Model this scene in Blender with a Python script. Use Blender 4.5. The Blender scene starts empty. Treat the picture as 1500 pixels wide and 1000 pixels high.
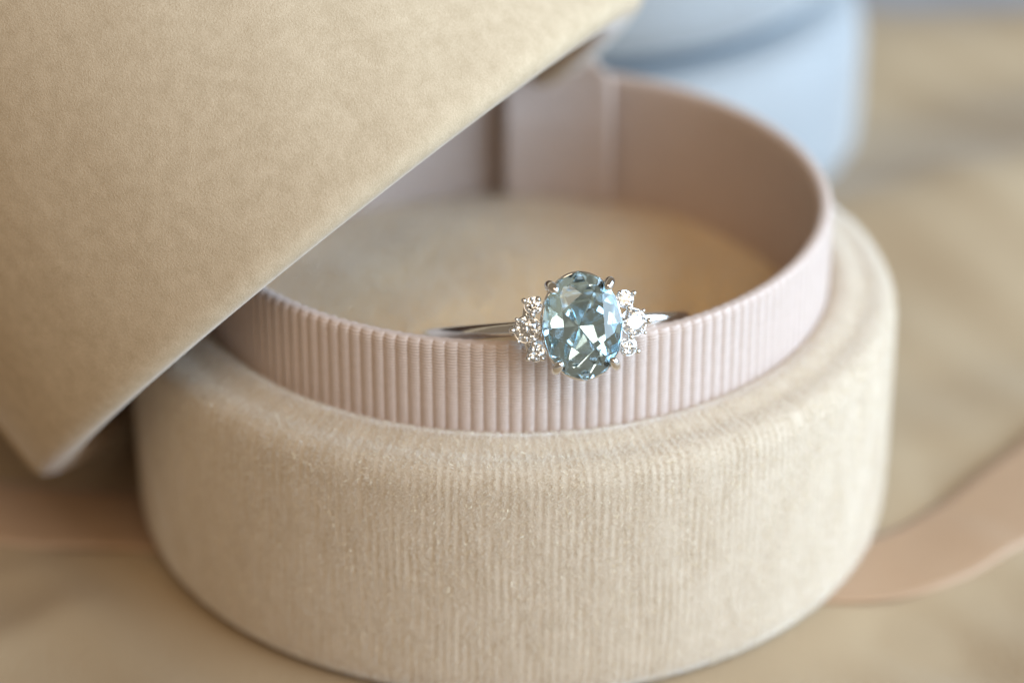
import bpy, bmesh, math, random
import numpy as np
from mathutils import Vector, Matrix

# ------------------------------------------------------------------ scale
S = 0.0013            # one modelling unit (about 1.3 mm) in metres
rng = np.random.default_rng(7)
random.seed(7)
sc = bpy.context.scene
col = sc.collection

# ------------------------------------------------------------------ camera
TH, DIST, FPX = 0.503, 197.31, 4500.0
FW = np.array([0, math.cos(TH), -math.sin(TH)])
UP = np.array([0, math.sin(TH), math.cos(TH)])
RT = np.array([1.0, 0, 0])
CAM = np.array([-0.017, 0, 11.096]) - FW * DIST
cd = bpy.data.cameras.new('camera'); cam = bpy.data.objects.new('camera', cd); col.objects.link(cam)
cd.sensor_width = 36; cd.lens = FPX / 1500 * 36
cd.clip_start = 0.005; cd.clip_end = 50
cam.location = CAM * S
cam.rotation_euler = (math.pi / 2 - TH, 0, 0)
cd.dof.use_dof = True
cd.dof.focus_distance = 172.6 * S
cd.dof.aperture_fstop = 12.2
cd.dof.aperture_blades = 0
sc.camera = cam

# ------------------------------------------------------------------ world, lights, exposure
w = bpy.data.worlds.new('World'); sc.world = w; w.use_nodes = True
bg = w.node_tree.nodes['Background']
bg.inputs[0].default_value = (1.0, 0.81, 0.60, 1); bg.inputs[1].default_value = 0.21

def area(name, target, az, el, dist, sx, sy, power, colr):
    d = np.array([math.cos(el) * math.cos(az), math.cos(el) * math.sin(az), math.sin(el)])
    l = bpy.data.lights.new(name, 'AREA'); l.shape = 'RECTANGLE'; l.size = sx; l.size_y = sy
    l.energy = power; l.color = colr
    o = bpy.data.objects.new(name, l); col.objects.link(o)
    o.location = np.array(target) * S + d * dist
    o.rotation_euler = Vector(-d).to_track_quat('-Z', 'Y').to_euler()
    return o
R_ = math.radians
area('window_light', (0, 0, 12), R_(-15), R_(23), 0.40, 0.62, 0.25, 3.95, (0.57, 0.775, 1.0))
area('fill_light', (0, 0, 12), R_(-82), R_(49), 1.0, 0.6, 0.5, 3.1, (1.0, 0.83, 0.63))  # added warm fill lamp, standing in for ambient light from the front

sc.view_settings.view_transform = 'Standard'; sc.view_settings.look = 'None'
sc.view_settings.exposure = 0.15; sc.view_settings.gamma = 1.0
sc.view_settings.use_curve_mapping = False
cy = sc.cycles
cy.max_bounces = 18; cy.transmission_bounces = 16; cy.glossy_bounces = 8; cy.diffuse_bounces = 4
cy.sample_clamp_indirect = 6.0; cy.use_denoising = True; cy.blur_glossy = 0.1
try: cy.denoiser = 'OPENIMAGEDENOISE'
except Exception: pass

# ------------------------------------------------------------------ helpers
def rgba(c): return (c[0], c[1], c[2], 1)
def mat(name):
    m = bpy.data.materials.new(name); m.use_nodes = True
    return m, m.node_tree.nodes, m.node_tree.links, m.node_tree.nodes['Principled BSDF']

def coords(n, l, scale):
    tc = n.new('ShaderNodeTexCoord'); mp = n.new('ShaderNodeMapping')
    s = scale if isinstance(scale, tuple) else (scale,) * 3
    mp.inputs['Scale'].default_value = tuple(v / S for v in s)
    l.new(tc.outputs['Object'], mp.inputs['Vector'])
    return mp.outputs['Vector']

def noise(n, l, vec, scale=1.0, detail=3, rough=0.55):
    t = n.new('ShaderNodeTexNoise'); t.inputs['Scale'].default_value = scale
    t.inputs['Detail'].default_value = detail; t.inputs['Roughness'].default_value = rough
    l.new(vec, t.inputs['Vector']); return t.outputs['Fac']

def ramp(n, l, fac, c0, c1, p0=0.3, p1=0.7):
    r = n.new('ShaderNodeValToRGB')
    r.color_ramp.elements[0].position = p0; r.color_ramp.elements[0].color = rgba(c0)
    r.color_ramp.elements[1].position = p1; r.color_ramp.elements[1].color = rgba(c1)
    l.new(fac, r.inputs['Fac']); return r.outputs['Color']

def bump(n, l, p, h, dist, strength=1.0, prev=None):
    b = n.new('ShaderNodeBump'); b.inputs['Strength'].default_value = strength
    b.inputs['Distance'].default_value = dist * S
    l.new(h, b.inputs['Height'])
    if prev is not None: l.new(prev, b.inputs['Normal'])
    l.new(b.outputs['Normal'], p.inputs['Normal']); return b.outputs['Normal']

def velvet(name, c0, c1, sheen=0.5, tint=(1, 1, 1), grain=9.0, bdist=0.035):
    m, n, l, p = mat(name)
    v = coords(n, l, 1.0)
    f = noise(n, l, v, grain, 2, 0.7)
    g = noise(n, l, v, 1.1, 3, 0.6)
    ad = n.new('ShaderNodeMath'); ad.operation = 'ADD'; l.new(f, ad.inputs[0]); l.new(g, ad.inputs[1])
    hf = n.new('ShaderNodeMath'); hf.operation = 'MULTIPLY'; hf.inputs[1].default_value = 0.5; l.new(ad.outputs[0], hf.inputs[0])
    l.new(ramp(n, l, hf.outputs[0], c0, c1, 0.36, 0.64), p.inputs['Base Color'])
    p.inputs['Roughness'].default_value = 0.95
    p.inputs['Specular IOR Level'].default_value = 0.15
    p.inputs['Sheen Weight'].default_value = sheen
    p.inputs['Sheen Roughness'].default_value = 0.28
    p.inputs['Sheen Tint'].default_value = rgba(tint)
    bump(n, l, p, f, bdist)
    sh = n.new('ShaderNodeBsdfSheen'); sh.inputs['Color'].default_value = rgba([1.2 * sheen * c for c in tint]); sh.inputs['Roughness'].default_value = 0.3
    ad2 = n.new('ShaderNodeAddShader'); l.new(p.outputs[0], ad2.inputs[0]); l.new(sh.outputs[0], ad2.inputs[1])
    l.new(ad2.outputs[0], n['Material Output'].inputs['Surface'])
    return m

def fibre(name, c0, c1):
    m, n, l, p = mat(name)
    hi = n.new('ShaderNodeHairInfo')
    l.new(ramp(n, l, hi.outputs['Random'], c0, c1, 0.0, 1.0), p.inputs['Base Color'])
    p.inputs['Roughness'].default_value = 0.42
    p.inputs['Specular IOR Level'].default_value = 0.45
    tr = n.new('ShaderNodeBsdfTranslucent'); l.new(p.inputs['Base Color'].links[0].from_socket, tr.inputs['Color'])
    mx = n.new('ShaderNodeMixShader'); mx.inputs[0].default_value = 0.4
    l.new(p.outputs[0], mx.inputs[1]); l.new(tr.outputs[0], mx.inputs[2])
    l.new(mx.outputs[0], n['Material Output'].inputs['Surface'])
    return m

MAT = {}
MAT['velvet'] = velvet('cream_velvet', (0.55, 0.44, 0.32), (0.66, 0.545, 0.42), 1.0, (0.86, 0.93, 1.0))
MAT['gold'] = velvet('shaded_cream_velvet', (0.49, 0.37, 0.24), (0.60, 0.465, 0.315), 0.22, (0.95, 0.97, 1.0))  # lid's copy of the cream velvet, its shading put into a darker, warmer colour
MAT['fibre'] = fibre('cream_velvet_fibre', (0.78, 0.69, 0.57), (0.96, 0.91, 0.83))
MAT['shaded_fibre'] = fibre('shaded_cream_velvet_fibre', (0.62, 0.50, 0.34), (0.80, 0.69, 0.52))  # lid fibres, darkened and warmed to carry the same shade
MAT['pad'] = velvet('cushion_velvet', (0.80, 0.575, 0.31), (0.90, 0.67, 0.38), 0.5, (1.0, 0.92, 0.90), 5.0, 0.12)
MAT['blue'] = velvet('pale_blue_velvet', (0.36, 0.375, 0.385), (0.41, 0.425, 0.435), 0.4, (0.92, 0.97, 1.0), 5.0, 0.1)
MAT['slate'] = velvet('slate_ribbon', (0.12, 0.14, 0.16), (0.15, 0.17, 0.19), 0.1)
MAT['lining'] = velvet('lid_lining', (0.34, 0.25, 0.20), (0.42, 0.31, 0.25), 0.1)

def glint():
    m, n, l, p = mat('golden_glint')
    p.inputs['Base Color'].default_value = (0.98, 0.90, 0.72, 1); p.inputs['Metallic'].default_value = 0.5
    p.inputs['Roughness'].default_value = 0.28
    return m
MAT['glint'] = glint()

def grosgrain():
    m, n, l, p = mat('pink_grosgrain')
    v = coords(n, l, (1, 1, 1))
    f = noise(n, l, v, 2.2, 2)
    l.new(ramp(n, l, f, (0.62, 0.475, 0.395), (0.67, 0.52, 0.44)), p.inputs['Base Color'])
    p.inputs['Roughness'].default_value = 0.38
    p.inputs['Specular IOR Level'].default_value = 0.6
    p.inputs['Sheen Weight'].default_value = 0.15
    wv = n.new('ShaderNodeTexWave'); wv.bands_direction = 'Z'; wv.wave_profile = 'SIN'
    wv.inputs['Scale'].default_value = 1.7; wv.inputs['Distortion'].default_value = 0.6
    wv.inputs['Detail'].default_value = 1.0; wv.inputs['Detail Scale'].default_value = 2.0
    l.new(v, wv.inputs['Vector'])
    bump(n, l, p, wv.outputs['Fac'], 0.045, 1.0)
    return m
MAT['gros'] = grosgrain()

def satin(name, c0, c1, rough, weave=0.02, big=0.08):
    m, n, l, p = mat(name)
    v = coords(n, l, 1.0)
    f = noise(n, l, v, big, 3)
    l.new(ramp(n, l, f, c0, c1), p.inputs['Base Color'])
    p.inputs['Roughness'].default_value = rough
    p.inputs['Specular IOR Level'].default_value = 0.4
    p.inputs['Sheen Weight'].default_value = 0.12
    p.inputs['Sheen Roughness'].default_value = 0.4
    v2 = coords(n, l, (2.6, 4.2, 2.0))
    f2 = noise(n, l, v2, 1.0, 2, 0.6)
    bump(n, l, p, f2, weave)
    return m
MAT['cloth'] = satin('tan_silk', (0.425, 0.31, 0.19), (0.465, 0.345, 0.215), 0.55, 0.07)
MAT['ribbon'] = satin('blush_ribbon', (0.43, 0.275, 0.165), (0.47, 0.305, 0.19), 0.42, 0.05)
MAT['table'] = satin('grey_table', (0.28, 0.29, 0.32), (0.33, 0.34, 0.37), 0.6, 0.02)

def metal():
    m, n, l, p = mat('white_gold')
    p.inputs['Base Color'].default_value = (0.80, 0.775, 0.74, 1)
    p.inputs['Metallic'].default_value = 1.0
    v = coords(n, l, 1.0)
    f = noise(n, l, v, 3.0, 2)
    r = n.new('ShaderNodeMapRange'); r.inputs['To Min'].default_value = 0.05; r.inputs['To Max'].default_value = 0.14
    l.new(f, r.inputs['Value']); l.new(r.outputs['Result'], p.inputs['Roughness'])
    return m
MAT['metal'] = metal()

def gem(name, c, ior):
    m, n, l, p = mat(name)
    p.inputs['Base Color'].default_value = rgba(c)
    p.inputs['Transmission Weight'].default_value = 1.0
    p.inputs['Roughness'].default_value = 0.0
    p.inputs['IOR'].default_value = ior
    return m
MAT['aqua'] = gem('aqua_stone', (0.60, 0.86, 1.0), 1.62)
MAT['diamond'] = gem('clear_stone', (0.985, 0.99, 1.0), 2.42)

def link(o, parent=None):
    col.objects.link(o)
    if parent is not None: o.parent = parent
    return o

def mesh(name, verts, faces, m, parent=None, smooth=True, origin=None):
    """verts in modelling units; origin None or a local frame applied as object matrix"""
    me = bpy.data.meshes.new(name)
    V = np.asarray(verts, float) * S
    me.from_pydata(V.tolist(), [], faces if isinstance(faces, list) else faces.tolist())
    me.materials.append(m)
    if smooth: me.polygons.foreach_set('use_smooth', [True] * len(me.polygons))
    me.update()
    o = bpy.data.objects.new(name, me)
    return link(o, parent)

def empty(name, loc, M=None):
    o = bpy.data.objects.new(name, None); col.objects.link(o)
    o.empty_display_size = 0.01
    if M is not None: o.matrix_world = M
    else: o.location = np.array(loc) * S
    return o

def tag(o, label, cat=None, group=None, kind=None):
    if label: o['label'] = label
    if cat: o['category'] = cat
    if group: o['group'] = group
    if kind: o['kind'] = kind
    return o

def grid_faces(nu, nv, wrap):
    """nu around (wrapped if wrap), nv along; vertex index = j*nu+i"""
    i = np.arange(nu if wrap else nu - 1); j = np.arange(nv - 1)
    I, J = np.meshgrid(i, j); I2 = (I + 1) % nu
    return np.stack([J * nu + I, J * nu + I2, (J + 1) * nu + I2, (J + 1) * nu + I], -1).reshape(-1, 4)

def smooth_profile(pts, n):
    """Catmull-Rom through pts resampled by arc length to n points"""
    P = np.array(pts, float); P = np.vstack([2 * P[0] - P[1], P, 2 * P[-1] - P[-2]])
    out = []
    for k in range(1, len(P) - 2):
        for t in np.linspace(0, 1, 16, endpoint=False):
            a, b, c, d = P[k - 1:k + 3]
            out.append(0.5 * ((2 * b) + (c - a) * t + (2 * a - 5 * b + 4 * c - d) * t * t + (3 * b - a - 3 * c + d) * t ** 3))
    out.append(P[-2]); out = np.array(out)
    s = np.r_[0, np.cumsum(np.hypot(*np.diff(out, axis=0).T))]
    q = np.linspace(0, s[-1], n)
    return np.stack([np.interp(q, s, out[:, k]) for k in (0, 1)], -1)

def lathe(prof, nu, fn=None):
    """prof (n,2) of r,z -> verts, faces; fn(angle array, r, z)-> r offset"""
    a = np.linspace(0, 2 * math.pi, nu, endpoint=False)
    V = []
    for r, z in prof:
        rr = np.full(nu, r)
        if fn is not None: rr = rr + fn(a, r, z)
        V.append(np.stack([rr * np.cos(a), rr * np.sin(a), np.full(nu, z)], -1))
    return np.concatenate(V), grid_faces(nu, len(prof), True)

def prof_normals(prof):
    t = np.gradient(prof, axis=0); t /= np.linalg.norm(t, axis=1)[:, None]
    return np.stack([t[:, 1], -t[:, 0]], -1)     # outward for a profile going up on the outside

def smooth_noise(a, z, seed, fa, fz, n=5):
    r = np.random.default_rng(seed); o = 0
    for k in range(n):
        o = o + np.sin(a * round(fa * r.uniform(.4, 1.6)) + z * fz * r.uniform(-1.3, 1.3) + r.uniform(0, 6.28))
    return o / n

def pile(name, P, N, L, rad, m, parent):
    """short fibres: P roots, N unit directions (n,3), L lengths (n)"""
    n = len(P)
    c = bpy.data.hair_curves.new(name)
    c.add_curves([3] * n)
    mid = P + N * (L * 0.5)[:, None]
    tip = P + N * L[:, None] + rng.normal(size=(n, 3)) * (L * 0.16)[:, None]
    Q = np.stack([P - N * 0.05, mid, tip], 1).reshape(-1) * S
    c.attributes['position'].data.foreach_set('vector', Q.astype(np.float32))
    ra = c.attributes.get('radius') or c.attributes.new('radius', 'FLOAT', 'POINT')
    ra.data.foreach_set('value', (np.tile([1.0, 0.9, 0.45], n) * rad * S).astype(np.float32))
    c.materials.append(m)
    o = bpy.data.objects.new(name, c); link(o, parent); o['kind'] = 'stuff'
    return o

def lathe_pile(name, prof, count, arange, pitch_n, L0, rad, m, parent, lean, seed, clump=0.2):
    """fibres on a lathe surface, gathered in upright rows like woven velvet"""
    r = np.random.default_rng(seed)
    nr = prof_normals(prof)
    s = np.r_[0, np.cumsum(np.hypot(*np.diff(prof, axis=0).T))]
    q = r.uniform(0, s[-1], count)
    R = np.interp(q, s, prof[:, 0]); Z = np.interp(q, s, prof[:, 1])
    n0 = np.interp(q, s, nr[:, 0]); n1 = np.interp(q, s, nr[:, 1])
    a = r.uniform(arange[0], arange[1], count)
    if pitch_n:
        step = 2 * math.pi / pitch_n
        k = np.round(a / step); off = r.normal(size=count) * clump
        a = (k + off) * step + 0.15 * step * np.sin(Z * 0.9 + k * 1.7)
    else: off = np.zeros(count)
    ca, sa = np.cos(a), np.sin(a)
    P = np.stack([R * ca, R * sa, Z], -1)
    Nn = np.stack([n0 * ca, n0 * sa, n1], -1)
    T = np.stack([-sa, ca, 0 * a], -1); B = np.cross(Nn, T)
    w1 = smooth_noise(a, Z, seed + 1, 9, 0.5); w2 = smooth_noise(a, Z, seed + 2, 14, 0.7)
    D = Nn + T * (1.8 * off + 0.22 * w1 + r.normal(size=count) * lean)[:, None] + B * (0.22 * w2 + r.normal(size=count) * lean)[:, None]
    D /= np.linalg.norm(D, axis=1)[:, None]
    L = L0 * r.uniform(0.65, 1.15, count)
    return pile(name, P, D, L, rad, m, parent)

def tube(path, radii, nu=10, squash=None, caps=True):
    path = np.array(path, float); n = len(path); V = []; 
    t = np.gradient(path, axis=0); t /= np.linalg.norm(t, axis=1)[:, None]
    ref = np.array([0.3, 0.2, 1.0]);
    if abs(t[0] @ (ref / np.linalg.norm(ref))) > .9: ref = np.array([1.0, 0.1, 0])
    u = np.cross(t[0], ref); u /= np.linalg.norm(u)
    a = np.linspace(0, 2 * math.pi, nu, endpoint=False)
    for k in range(n):
        u = u - t[k] * (u @ t[k]); u /= np.linalg.norm(u); v = np.cross(t[k], u)
        V.append(path[k] + radii[k] * (np.cos(a)[:, None] * u + np.sin(a)[:, None] * v))
    V = np.concatenate(V); F = grid_faces(nu, n, True).tolist()
    if caps:
        F.append(list(range(nu))[::-1]); F.append(list(range((n - 1) * nu, n * nu)))
    return V, F

# ------------------------------------------------------------------ setting: table, cloth
def cloth_height(x, y):
    h = np.full_like(x, -0.30)
    def ridge(x0, y0, ang, wd, ln, ht):
        c, s = math.cos(ang), math.sin(ang)
        u = (x - x0) * c + (y - y0) * s; v = -(x - x0) * s + (y - y0) * c
        return ht * np.exp(-(v / wd) ** 2) * np.exp(-(u / ln) ** 4)
    far = 1 / (1 + np.exp(-(np.hypot(x * .9, y * 1.0) - 38) / 2.2))
    h = h + far * (ridge(46, 44, 0.55, 12, 60, 5.0) + ridge(62, 10, 0.75, 10, 50, 4.0) + ridge(40, 74, 0.1, 7, 60, 2.5)
                   + ridge(-60, 30, 2.5, 9, 50, 4.0) + ridge(-58, -20, 0.4, 8, 40, 2.0) + ridge(0, -60, 0.1, 12, 60, 3.0))
    near = 1 / (1 + np.exp(-(np.hypot(x, y) - 27) / 1.2))
    h = h + near * (0.22 * np.sin(x * .31 + y * .22 + 1) + 0.16 * np.sin(x * .17 - y * .43) + 0.12 * np.sin(x * .7 + y * .5 + 2) - .1)
    h = h + near * (ridge(-33, -19, 0.75, 1.8, 9, 0.32) + ridge(-38, -12, 0.35, 1.6, 9, 0.25) + ridge(27, -24, 0.2, 2.2, 12, 0.4))
    return np.maximum(h, -0.55)

def soft_axis(lo, hi, n):
    t = np.linspace(-1, 1, n); t = np.sign(t) * (0.35 * np.abs(t) + 0.65 * np.abs(t) ** 2.2)
    return np.where(t < 0, -t * lo, t * hi)
gx = soft_axis(-170, 170, 321); gy = soft_axis(-150, 82, 301)
X, Y = np.meshgrid(gx, gy)
edge = 1.8 * np.sin(X * .11 + .8) + 1.1 * np.sin(X * .23)
Y = np.where(Y > 55, Y + edge * (Y - 55) / 27, Y)
Zc = cloth_height(X, Y)
cl = mesh('table_cloth', np.stack([X, Y, Zc], -1).reshape(-1, 3), grid_faces(321, 301, False), MAT['cloth'])
tag(cl, 'tan silk cloth spread under the ring box with soft folds', kind='structure')
t = 400
tb = mesh('table', [(-t, -t, -0.9), (t, -t, -0.9), (t, t, -0.9), (-t, t, -0.9),
                    (-t, -t, -20), (t, -t, -20), (t, t, -20), (-t, t, -20)],
          [[0, 1, 2, 3], [7, 6, 5, 4], [0, 4, 5, 1], [1, 5, 6, 2], [2, 6, 7, 3], [3, 7, 4, 0]], MAT['table'], smooth=False)
tag(tb, 'plain grey table top beyond the edge of the tan cloth', kind='structure')

# ------------------------------------------------------------------ blush ribbon on the cloth
def ribbon_strip(name, ctr, width, zfun, thick, m, parent=None, n=120, nw=10):
    C = smooth_profile(ctr, n); tn = np.gradient(C, axis=0); tn /= np.linalg.norm(tn, axis=1)[:, None]
    nn = np.stack([-tn[:, 1], tn[:, 0]], -1)
    V = []
    for side in (0, 1):
        for k in range(nw + 1):
            q = (k / nw - .5); p = C + nn * (q * width)
            z = zfun(p[:, 0], p[:, 1], q) - side * thick
            V.append(np.c_[p, z])
    V = np.concatenate(V); F = []
    g = grid_faces(n, nw + 1, False); F += g.tolist(); F += (g[:, ::-1] + n * (nw + 1)).tolist()
    o = n * (nw + 1)
    for i in range(n - 1):
        F.append([i + 1, i, o + i, o + i + 1]); b = n * nw
        F.append([b + i, b + i + 1, o + b + i + 1, o + b + i])
    o_ = mesh(name, V, F, m, parent)
    fl = np.ones(len(F), bool); fl[2 * len(g):] = False
    o_.data.polygons.foreach_set('use_smooth', fl); o_.data.update()
    return o_
def rz(x, y, q):
    base = np.maximum(cloth_height(x, y), -0.3) + 0.22
    lift = np.clip((np.abs(x) - 25.5) / 10, 0, 1)
    return np.where(np.hypot(x, y) < 25, -0.08, base + lift * (0.30 + 0.5 * q)) 
rb = ribbon_strip('satin_ribbon', [(-85, 12), (-60, 2), (-42, -1.2), (-33, -3.2), (-24, -3.6), (-10, -5.8), (8, -8.8), (19, -9.7), (24.6, -8.8), (29.9, -4.8),
                                   (35.3, 1.4), (42, 8), (56, 16), (80, 24)], 7.0, rz, 0.18, MAT['ribbon'], n=220)
tag(rb, 'blush satin ribbon lying on the cloth and running under the cream box', 'ribbon')

# ------------------------------------------------------------------ cream ring box
box = empty('ring_box', (0, 0, -0.1))
tag(box, 'open round cream velvet ring box with pink ribbed collar and leaning lid', 'ring box')
OFF = np.array([0, 0, 0.1])          # children are modelled about the table origin
def under_box(o): o.location = (0, 0, 0.1 * S); return o

NR = 316
def velvet_ribs(a, r, z):
    k = np.clip((r - 22.6) / 1.4, 0, 1)
    return k * (0.024 * np.clip(0.55 + 1.0 * smooth_noise(a, z, 8, 26, 0.7), 0, 1.2) * np.cos(a * NR + 0.5 * np.sin(z * .8)) + 0.03 * smooth_noise(a, z, 3, 22, 0.9)) + 0.05 * smooth_noise(a, z, 5, 30, 0.4)
base_prof = smooth_profile([(19.0, -0.1), (22.6, -0.1), (23.45, 0.25), (24.0, 1.3), (24.15, 4), (24.2, 8), (24.2, 13.9), (24.12, 14.95),
                            (23.75, 15.65), (23.1, 15.95), (22.2, 16.0), (21.2, 16.35), (20.4, 16.2), (19.6, 15.7)], 84)
V, F = lathe(base_prof, 316 * 6, velvet_ribs)
base = under_box(mesh('box_base', V, F, MAT['velvet'], box))
keep = base_prof[(base_prof[:, 1] > -0.05)]
lathe_pile('velvet_pile', keep, 190000, (math.pi * 0.93, math.pi * 2.12), NR, 0.16, 0.010, MAT['fibre'], base, 0.12, 11, 0.20)

lathe_pile('sparkle_fibre', keep, 5000, (math.pi * 0.95, math.pi * 2.1), 0, 0.20, 0.019, MAT['glint'], base, 0.6, 15)  # extra bright metallic fibres that paint sparkle onto the velvet
NG = 169
def gros(a, r, z):
    k = 0.13 if r > 19.4 else 0.10
    p = np.abs(np.cos(a * NG / 2)) ** 0.6 * (1 + 0.12 * smooth_noise(a, z, 77, 60, 0.1))
    return k * (p - 0.6) + 0.05 * smooth_noise(a, z, 9, 4, 0.05)
cp = np.array([(19.95, z) for z in np.linspace(15.3, 21.25, 22)] +
              [(19.93, 21.45), (19.86, 21.62), (19.72, 21.74), (19.5, 21.78), (19.3, 21.76), (19.14, 21.66), (19.04, 21.48), (19.0, 21.25)] +
              [(18.98, z) for z in np.linspace(20.9, 11.6, 20)])
V, F = lathe(cp, NG * 10, gros)
collar = under_box(mesh('collar', V, F, MAT['gros'], box))
tag(collar, 'pink grosgrain ribbon collar with upright ribs')

rr = np.linspace(0.02, 1, 30)
pad = np.array([(19.1 * q, 12.2 + 2.45 * (1 - q ** 2.2)) for q in rr])[::-1]
V, F = lathe(pad, 120, lambda a, r, z: 0 * a)
F = F.tolist(); F.append(list(range(29 * 120, 30 * 120)))
V[:, 2] += 0.12 * np.sin(V[:, 0] * .55 + 1) * np.sin(V[:, 1] * .48)
cush = under_box(mesh('cushion', V, F, MAT['pad'], box))
pn = 36000
ra = np.sqrt(rng.uniform(0, 1, pn)) * 18.8; aa = rng.uniform(0, 2 * math.pi, pn)
px, py = ra * np.cos(aa), ra * np.sin(aa)
pz = 12.2 + 2.45 * (1 - (ra / 19.1) ** 2.2) + 0.12 * np.sin(px * .55 + 1) * np.sin(py * .48)
D = np.stack([rng.normal(size=pn) * .3 + .2, rng.normal(size=pn) * .3 - .2, np.ones(pn)], -1); D /= np.linalg.norm(D, axis=1)[:, None]
pile('velvet_pile', np.stack([px, py, pz], -1), D, 0.4 * rng.uniform(.6, 1.2, pn), 0.022, MAT['fibre'], cush)

# hinge ribbon: up the inside of the back wall, over the rim, into the lid
def hinge():
    path = [(18.55, 12.6), (18.5, 15), (18.45, 18), (18.5, 20.6), (18.8, 22.0), (19.4, 23.0), (20.2, 23.6)]
    P = smooth_profile(path, 40); V = []; nw = 14
    for side in (0, 1):
        for k in range(nw + 1):
            x = -0.6 + 7.4 * k / nw
            bulge = 0.9 * math.sin(math.pi * k / nw) ** .6 * 0.5
            lift = 0.75 * (1 - k / nw) + 0.15
            for r, z in P:
                rad = r - lift * np.clip((21.5 - z) / 3, 0, 1) - side * 0.18
                xx = x - max(0, z - 21.6) * 0.9
                V.append((xx, math.sqrt(max(rad * rad - x * x, 1)), z))
    n = 40; g = grid_faces(n, nw + 1, False); F = g.tolist() + (g[:, ::-1] + n * (nw + 1)).tolist(); o = n * (nw + 1)
    for i in range(n - 1):
        F.append([i + 1, i, o + i, o + i + 1]); b = n * nw
        F.append([b + i, b + i + 1, o + b + i + 1, o + b + i])
    return under_box(mesh('hinge_ribbon', V, F, MAT['gros'], box))
tag(hinge(), 'pink ribbon tab joining lid to box')

# lid, leaning against the base, open side down to the right
LC = np.array([-10.71, 3.86, 17.54]); LA = np.array([-0.644, 0.317, 0.696]); LA /= np.linalg.norm(LA)
LC = LC + np.array([0.35, -1.9, -0.3])
LA = np.array(Matrix.Rotation(R_(1.6), 3, Vector(FW)) @ Vector(LA)) + FW * 0.046
LA /= np.linalg.norm(LA)
lu = np.cross(LA, FW); lu /= np.linalg.norm(lu); lv = np.cross(LA, lu)
def lid_place(o):
    M = Matrix(((lu[0], lv[0], LA[0], LC[0] * S), (lu[1], lv[1], LA[1], LC[1] * S), (lu[2], lv[2], LA[2], (LC[2] + .1) * S), (0, 0, 0, 1)))
    o.matrix_local = M; return o
lid_prof = smooth_profile([(20.4, 1.4), (20.65, 0.75), (21.5, 0.18), (22.7, 0.0), (23.75, 0.16), (24.3, 0.6), (24.48, 1.4), (24.5, 4.5), (24.5, 14), (24.4, 23.5), (23.9, 26), (22.6, 27.6),
                           (20, 28.3), (12, 28.5), (0.4, 28.5)], 96)
V, F = lathe(lid_prof, 640, lambda a, r, z: 0.05 * smooth_noise(a, z, 21, 16, 0.5) * (r > 5))
F = F.tolist(); F.append(list(range(95 * 640, 96 * 640)))
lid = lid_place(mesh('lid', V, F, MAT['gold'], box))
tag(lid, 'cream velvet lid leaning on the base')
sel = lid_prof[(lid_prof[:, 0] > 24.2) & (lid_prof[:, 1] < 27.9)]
lathe_pile('velvet_pile', sel, 150000, (-math.pi * 1.08, math.pi * 0.08), 0, 0.18, 0.012, MAT['shaded_fibre'], lid, 0.25, 31)
ip = np.array([(20.42, 1.2), (20.4, 4), (20.4, 12), (20.4, 20), (19.6, 21), (10, 21.2), (0.3, 21.2)])
V, F = lathe(ip, 160); F = F[:, ::-1].tolist(); F.append(list(range(6 * 160, 7 * 160)))
mesh('lining', V, F, MAT['lining'], lid)

# ------------------------------------------------------------------ pale blue box behind
BX, BY = 3.6, 56.5
bb = empty('ring_box', (BX, BY, -0.3)); 
tag(bb, 'closed pale blue velvet ring box standing behind the cream one', 'ring box')
bp = smooth_profile([(0.5, 0), (22.6, 0), (23.8, 0.4), (24.4, 1.6), (24.5, 6), (24.45, 9.8), (24.0, 11.9), (22.9, 13.2), (21.5, 13.6), (19, 13.6)], 60)
V, F = lathe(bp, 200, lambda a, r, z: 0.08 * smooth_noise(a, z, 41, 12, 0.5)); mesh('box_base', V, F, MAT['blue'], bb)
lp = smooth_profile([(19, 15.7), (21.5, 15.75), (22.9, 16.4), (24.0, 17.9), (24.45, 20.0), (24.5, 24), (24.4, 32), (23.8, 34.5), (22, 35.8), (18, 36.2), (0.4, 36.3)], 60)
V, F = lathe(lp, 200, lambda a, r, z: 0.08 * smooth_noise(a, z, 43, 12, 0.5)); mesh('lid', V, F, MAT['blue'], bb)
ccp = np.array([(20.3, 12), (20.3, 17.5)]); V, F = lathe(ccp, 120); mesh('collar', V, F, MAT['slate'], bb)

# ------------------------------------------------------------------ ring
WR = 175.08
px_, py_ = 853.0, 477.0
dray = FW * FPX + RT * (px_ - 750) + UP * (500 - py_); dray /= np.linalg.norm(dray)
GC = CAM + dray * ((WR - 2.7) / (dray @ FW))
B0 = Matrix(((RT[0], UP[0], -FW[0]), (RT[1], UP[1], -FW[1]), (RT[2], UP[2], -FW[2])))
ROT = B0 @ Matrix.Rotation(R_(7.2), 3, 'Y') @ Matrix.Rotation(R_(-1.0), 3, 'X') @ Matrix.Rotation(R_(4.0), 3, 'Z')
MR = ROT.to_4x4(); MR.translation = Vector(GC * S)
ring = empty('ring', None, MR)
tag(ring, 'white gold ring with oval pale blue stone resting on the ribbed collar', 'ring')

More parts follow.
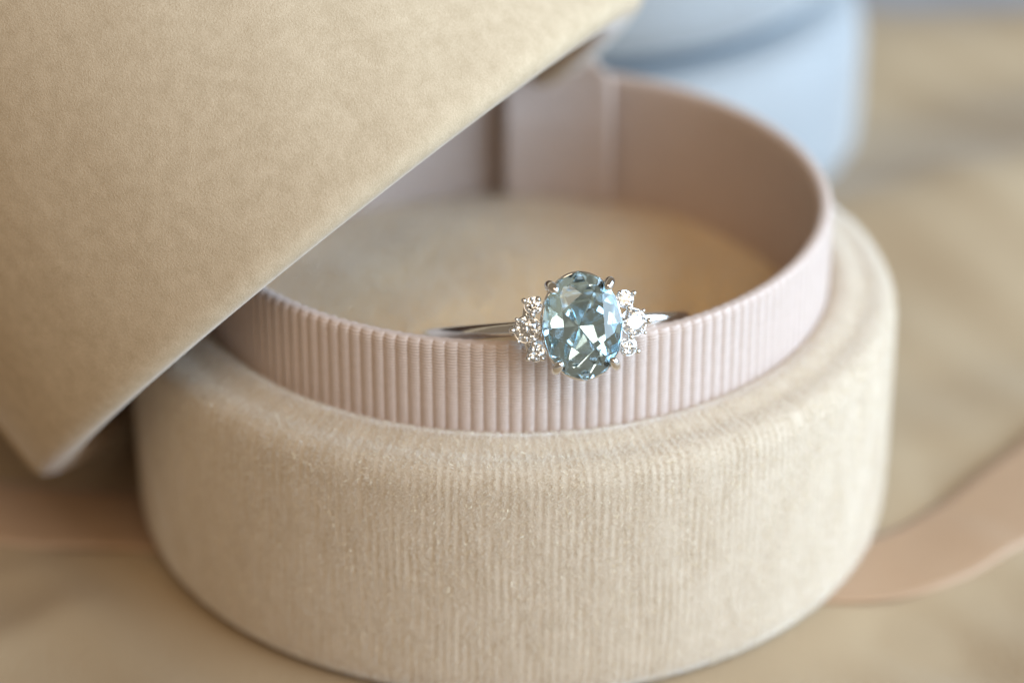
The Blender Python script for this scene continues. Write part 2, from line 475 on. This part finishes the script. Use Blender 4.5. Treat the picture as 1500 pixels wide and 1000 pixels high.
def brilliant(name, ax, ay, m, parent, n=8, table=0.56, crown=35, star=24, upper=42, pav=41, lower=43.5, girdle=0.05, twist=0.0, pav2=None):
    """oval brilliant cut from half-spaces; unit circle scaled to (ax, ay), heights scaled by ax"""
    bm = bmesh.new(); bmesh.ops.create_cube(bm, size=4.0)
    def cut(co, no):
        geo = bm.verts[:] + bm.edges[:] + bm.faces[:]
        r = bmesh.ops.bisect_plane(bm, geom=geo, dist=1e-7, plane_co=co, plane_no=no, clear_outer=True)
        ed = [e for e in r['geom_cut'] if isinstance(e, bmesh.types.BMEdge)]
        if ed: bmesh.ops.contextual_create(bm, geom=ed)
    T = lambda d: math.tan(math.radians(d))
    def nrm(az, slope, sgn): 
        s = math.radians(slope); return Vector((math.sin(s) * math.cos(az), math.sin(s) * math.sin(az), sgn * math.cos(s)))
    step = 2 * math.pi / n; g = girdle / 2
    for k in range(2 * n):                                    # girdle
        az = (k + .5) * step / 2; c = math.cos(step / 4)
        cut(Vector((c * math.cos(az), c * math.sin(az), 0)), Vector((math.cos(az), math.sin(az), 0)))
    ht = g + (1 - table) * T(crown)
    cut(Vector((0, 0, ht)), Vector((0, 0, 1)))                # table
    for k in range(n):
        az = k * step + twist; u = Vector((math.cos(az), math.sin(az), 0))
        cut(u + Vector((0, 0, g)), nrm(az, crown, 1))
        if pav2 is None: cut(u * 1.0 + Vector((0, 0, -g)), nrm(az, pav, -1))
        else:
            a3 = az + step / 2; u3 = Vector((math.cos(a3), math.sin(a3), 0))
            cut(u + Vector((0, 0, -g)), nrm(az, pav, -1))
            dz = -g - (1 - pav2[1]) * T(pav)
            cut(u3 * pav2[1] + Vector((0, 0, dz)), nrm(a3, pav2[0], -1))
        a2 = az + step / 2; u2 = Vector((math.cos(a2), math.sin(a2), 0)); rt = table * math.cos(step / 2)
        cut(u2 * rt + Vector((0, 0, ht)), nrm(a2, star, 1))
    for k in range(2 * n):
        az = (k + .5) * step / 2; c = math.cos(step / 4); u = Vector((math.cos(az), math.sin(az), 0)) * c
        cut(u + Vector((0, 0, g)), nrm(az, upper, 1))
        if pav2 is None: cut(u + Vector((0, 0, -g)), nrm(az, lower, -1))
    bmesh.ops.recalc_face_normals(bm, faces=bm.faces)
    for v in bm.verts: v.co = Vector((v.co.x * ax, v.co.y * ay, v.co.z * ax)) * S
    me = bpy.data.meshes.new(name); bm.to_mesh(me); bm.free(); me.materials.append(m)
    o = bpy.data.objects.new(name, me); return link(o, parent)

GA, GB = 2.30, 3.07
stone = brilliant('centre_stone', GA, GB, MAT['aqua'], ring, n=6, table=0.58, crown=30, star=20, upper=38, pav=45, lower=52, twist=math.pi / 6)
tag(stone, 'pale blue oval faceted stone')

# band
RB = 8.0; zc = -2.3 - RB
na, nc = 160, 16; V = []
for i in range(na):
    a = 2 * math.pi * i / na                # 0 at the head
    f = 0.5 + 0.5 * math.cos(a)
    wd = 0.48 - 0.06 * f ** 3; th = 0.42
    for j in range(nc):
        b = 2 * math.pi * j / nc; cb, sb = math.cos(b), math.sin(b)
        e = 0.75
        y = wd * math.copysign(abs(cb) ** e, cb); dr = th * math.copysign(abs(sb) ** e, sb)
        r = RB - th + dr
        V.append((r * math.sin(a), y + 0.10, zc + r * math.cos(a)))
V = np.array(V); F = grid_faces(nc, na, True).tolist()
for j in range(nc): F.append([(na - 1) * nc + j, (na - 1) * nc + (j + 1) % nc, (j + 1) % nc, j])
mesh('band', V, F, MAT['metal'], ring)

def oval_rail(name, a, b, z, r):
    n, m_ = 72, 10; V = []
    for i in range(n):
        t_ = 2 * math.pi * i / n; nx, ny = math.cos(t_) / a, math.sin(t_) / b; q = math.hypot(nx, ny); nx /= q; ny /= q
        for j in range(m_):
            p = 2 * math.pi * j / m_
            V.append((a * math.cos(t_) + nx * r * math.cos(p), b * math.sin(t_) + ny * r * math.cos(p), z + 1.3 * r * math.sin(p)))
    F = grid_faces(m_, n, True).tolist()
    for j in range(m_): F.append([(n - 1) * m_ + j, (n - 1) * m_ + (j + 1) % m_, (j + 1) % m_, j])
    return mesh(name, V, F, MAT['metal'], ring)
oval_rail('gallery_rail', 2.22, 2.96, -0.30, 0.13)
oval_rail('gallery_rail', 1.35, 1.85, -1.45, 0.16)

for sx in (-1, 1):
    for sy in (-1, 1):
        K = np.array([(0.85 * sx, 1.15 * sy, -2.35), (1.30 * sx, 1.75 * sy, -1.3), (1.70 * sx, 2.34 * sy, -0.25), (1.74 * sx, 2.40 * sy, 0.18),
                      (1.62 * sx, 2.24 * sy, 0.50), (1.46 * sx, 2.02 * sy, 0.66), (1.36 * sx, 1.90 * sy, 0.66)])
        tt = np.linspace(0, len(K) - 1, 26); KK = np.stack([np.interp(tt, range(len(K)), K[:, c]) for c in range(3)], -1)
        for _ in range(4): KK[1:-1] = (KK[:-2] + 2 * KK[1:-1] + KK[2:]) / 4
        rad = np.interp(tt, [0, 2, 3, 4, 5, 5.5, 6], [0.25, 0.27, 0.29, 0.29, 0.24, 0.15, 0.03])
        V, F = tube(KK, rad, 14)
        mesh('prong', V, F, MAT['metal'], ring)

def ball(name, c, r, parent):
    bm = bmesh.new(); bmesh.ops.create_icosphere(bm, subdivisions=3, radius=r * S)
    for f in bm.faces: f.smooth = True
    me = bpy.data.meshes.new(name); bm.to_mesh(me); bm.free(); me.materials.append(MAT['metal'])
    o = bpy.data.objects.new(name, me); o.location = Vector(c) * S; return link(o, parent)

for sx in (-1, 1):
    for (x, y, z, r, tl) in [(3.02, 0.0, -0.62, 0.76, 14), (2.62, 1.34, -0.60, 0.50, 12), (2.62, -1.34, -0.60, 0.50, 12)]:
        d = brilliant('side_stone', r, r, MAT['diamond'], ring, table=0.57, crown=34, star=22, upper=41, pav=41, lower=42.5, twist=0)
        d.location = Vector((x * sx, y, z)) * S; d.rotation_euler = (R_(-6 * (y > 0) + 6 * (y < 0)), R_(tl * sx), random.uniform(0, 3))
        # cup under the stone
        pc = np.array([(r * .42, -r * 1.15), (r * .62, -r * 1.1), (r * 1.0, -r * .35), (r * 1.09, -r * .06), (r * 1.03, r * .03), (r * .95, -r * .10), (r * .5, -r * .8)])
        V, F = lathe(pc, 28)
        c = mesh('setting_cup', V, F, MAT['metal'], ring); c.location = d.location; c.rotation_euler = (d.rotation_euler[0], d.rotation_euler[1], 0)
    for (x, y, z, r) in [(3.90, 0.02, -0.62, .19), (3.13, 1.64, -0.52, .155), (3.13, -1.64, -0.52, .155), (2.76, 0.82, -0.30, .185), (2.76, -0.82, -0.30, .185),
                         (2.34, 1.66, -0.42, .18), (2.34, -1.66, -0.42, .18), (3.62, .62, -.55, .11), (3.62, -.62, -.55, .11)]:
        ball('bead', (x * sx, y, z), r, ring)
    # shoulder joining the cups to the band
    V, F = tube([(3.1 * sx, 0, -1.2), (3.2 * sx, 0, -1.9), (3.3 * sx, 0, -3.0)], [0.42, 0.40, 0.40], 12)
    mesh('shoulder', V, F, MAT['metal'], ring)
    V, F = tube([(2.9 * sx, 1.3, -1.0), (3.0 * sx, .5, -1.35), (3.0 * sx, -.5, -1.35), (2.9 * sx, -1.3, -1.0)], [0.2, .24, .24, .2], 10)
    mesh('setting_bar', V, F, MAT['metal'], ring)
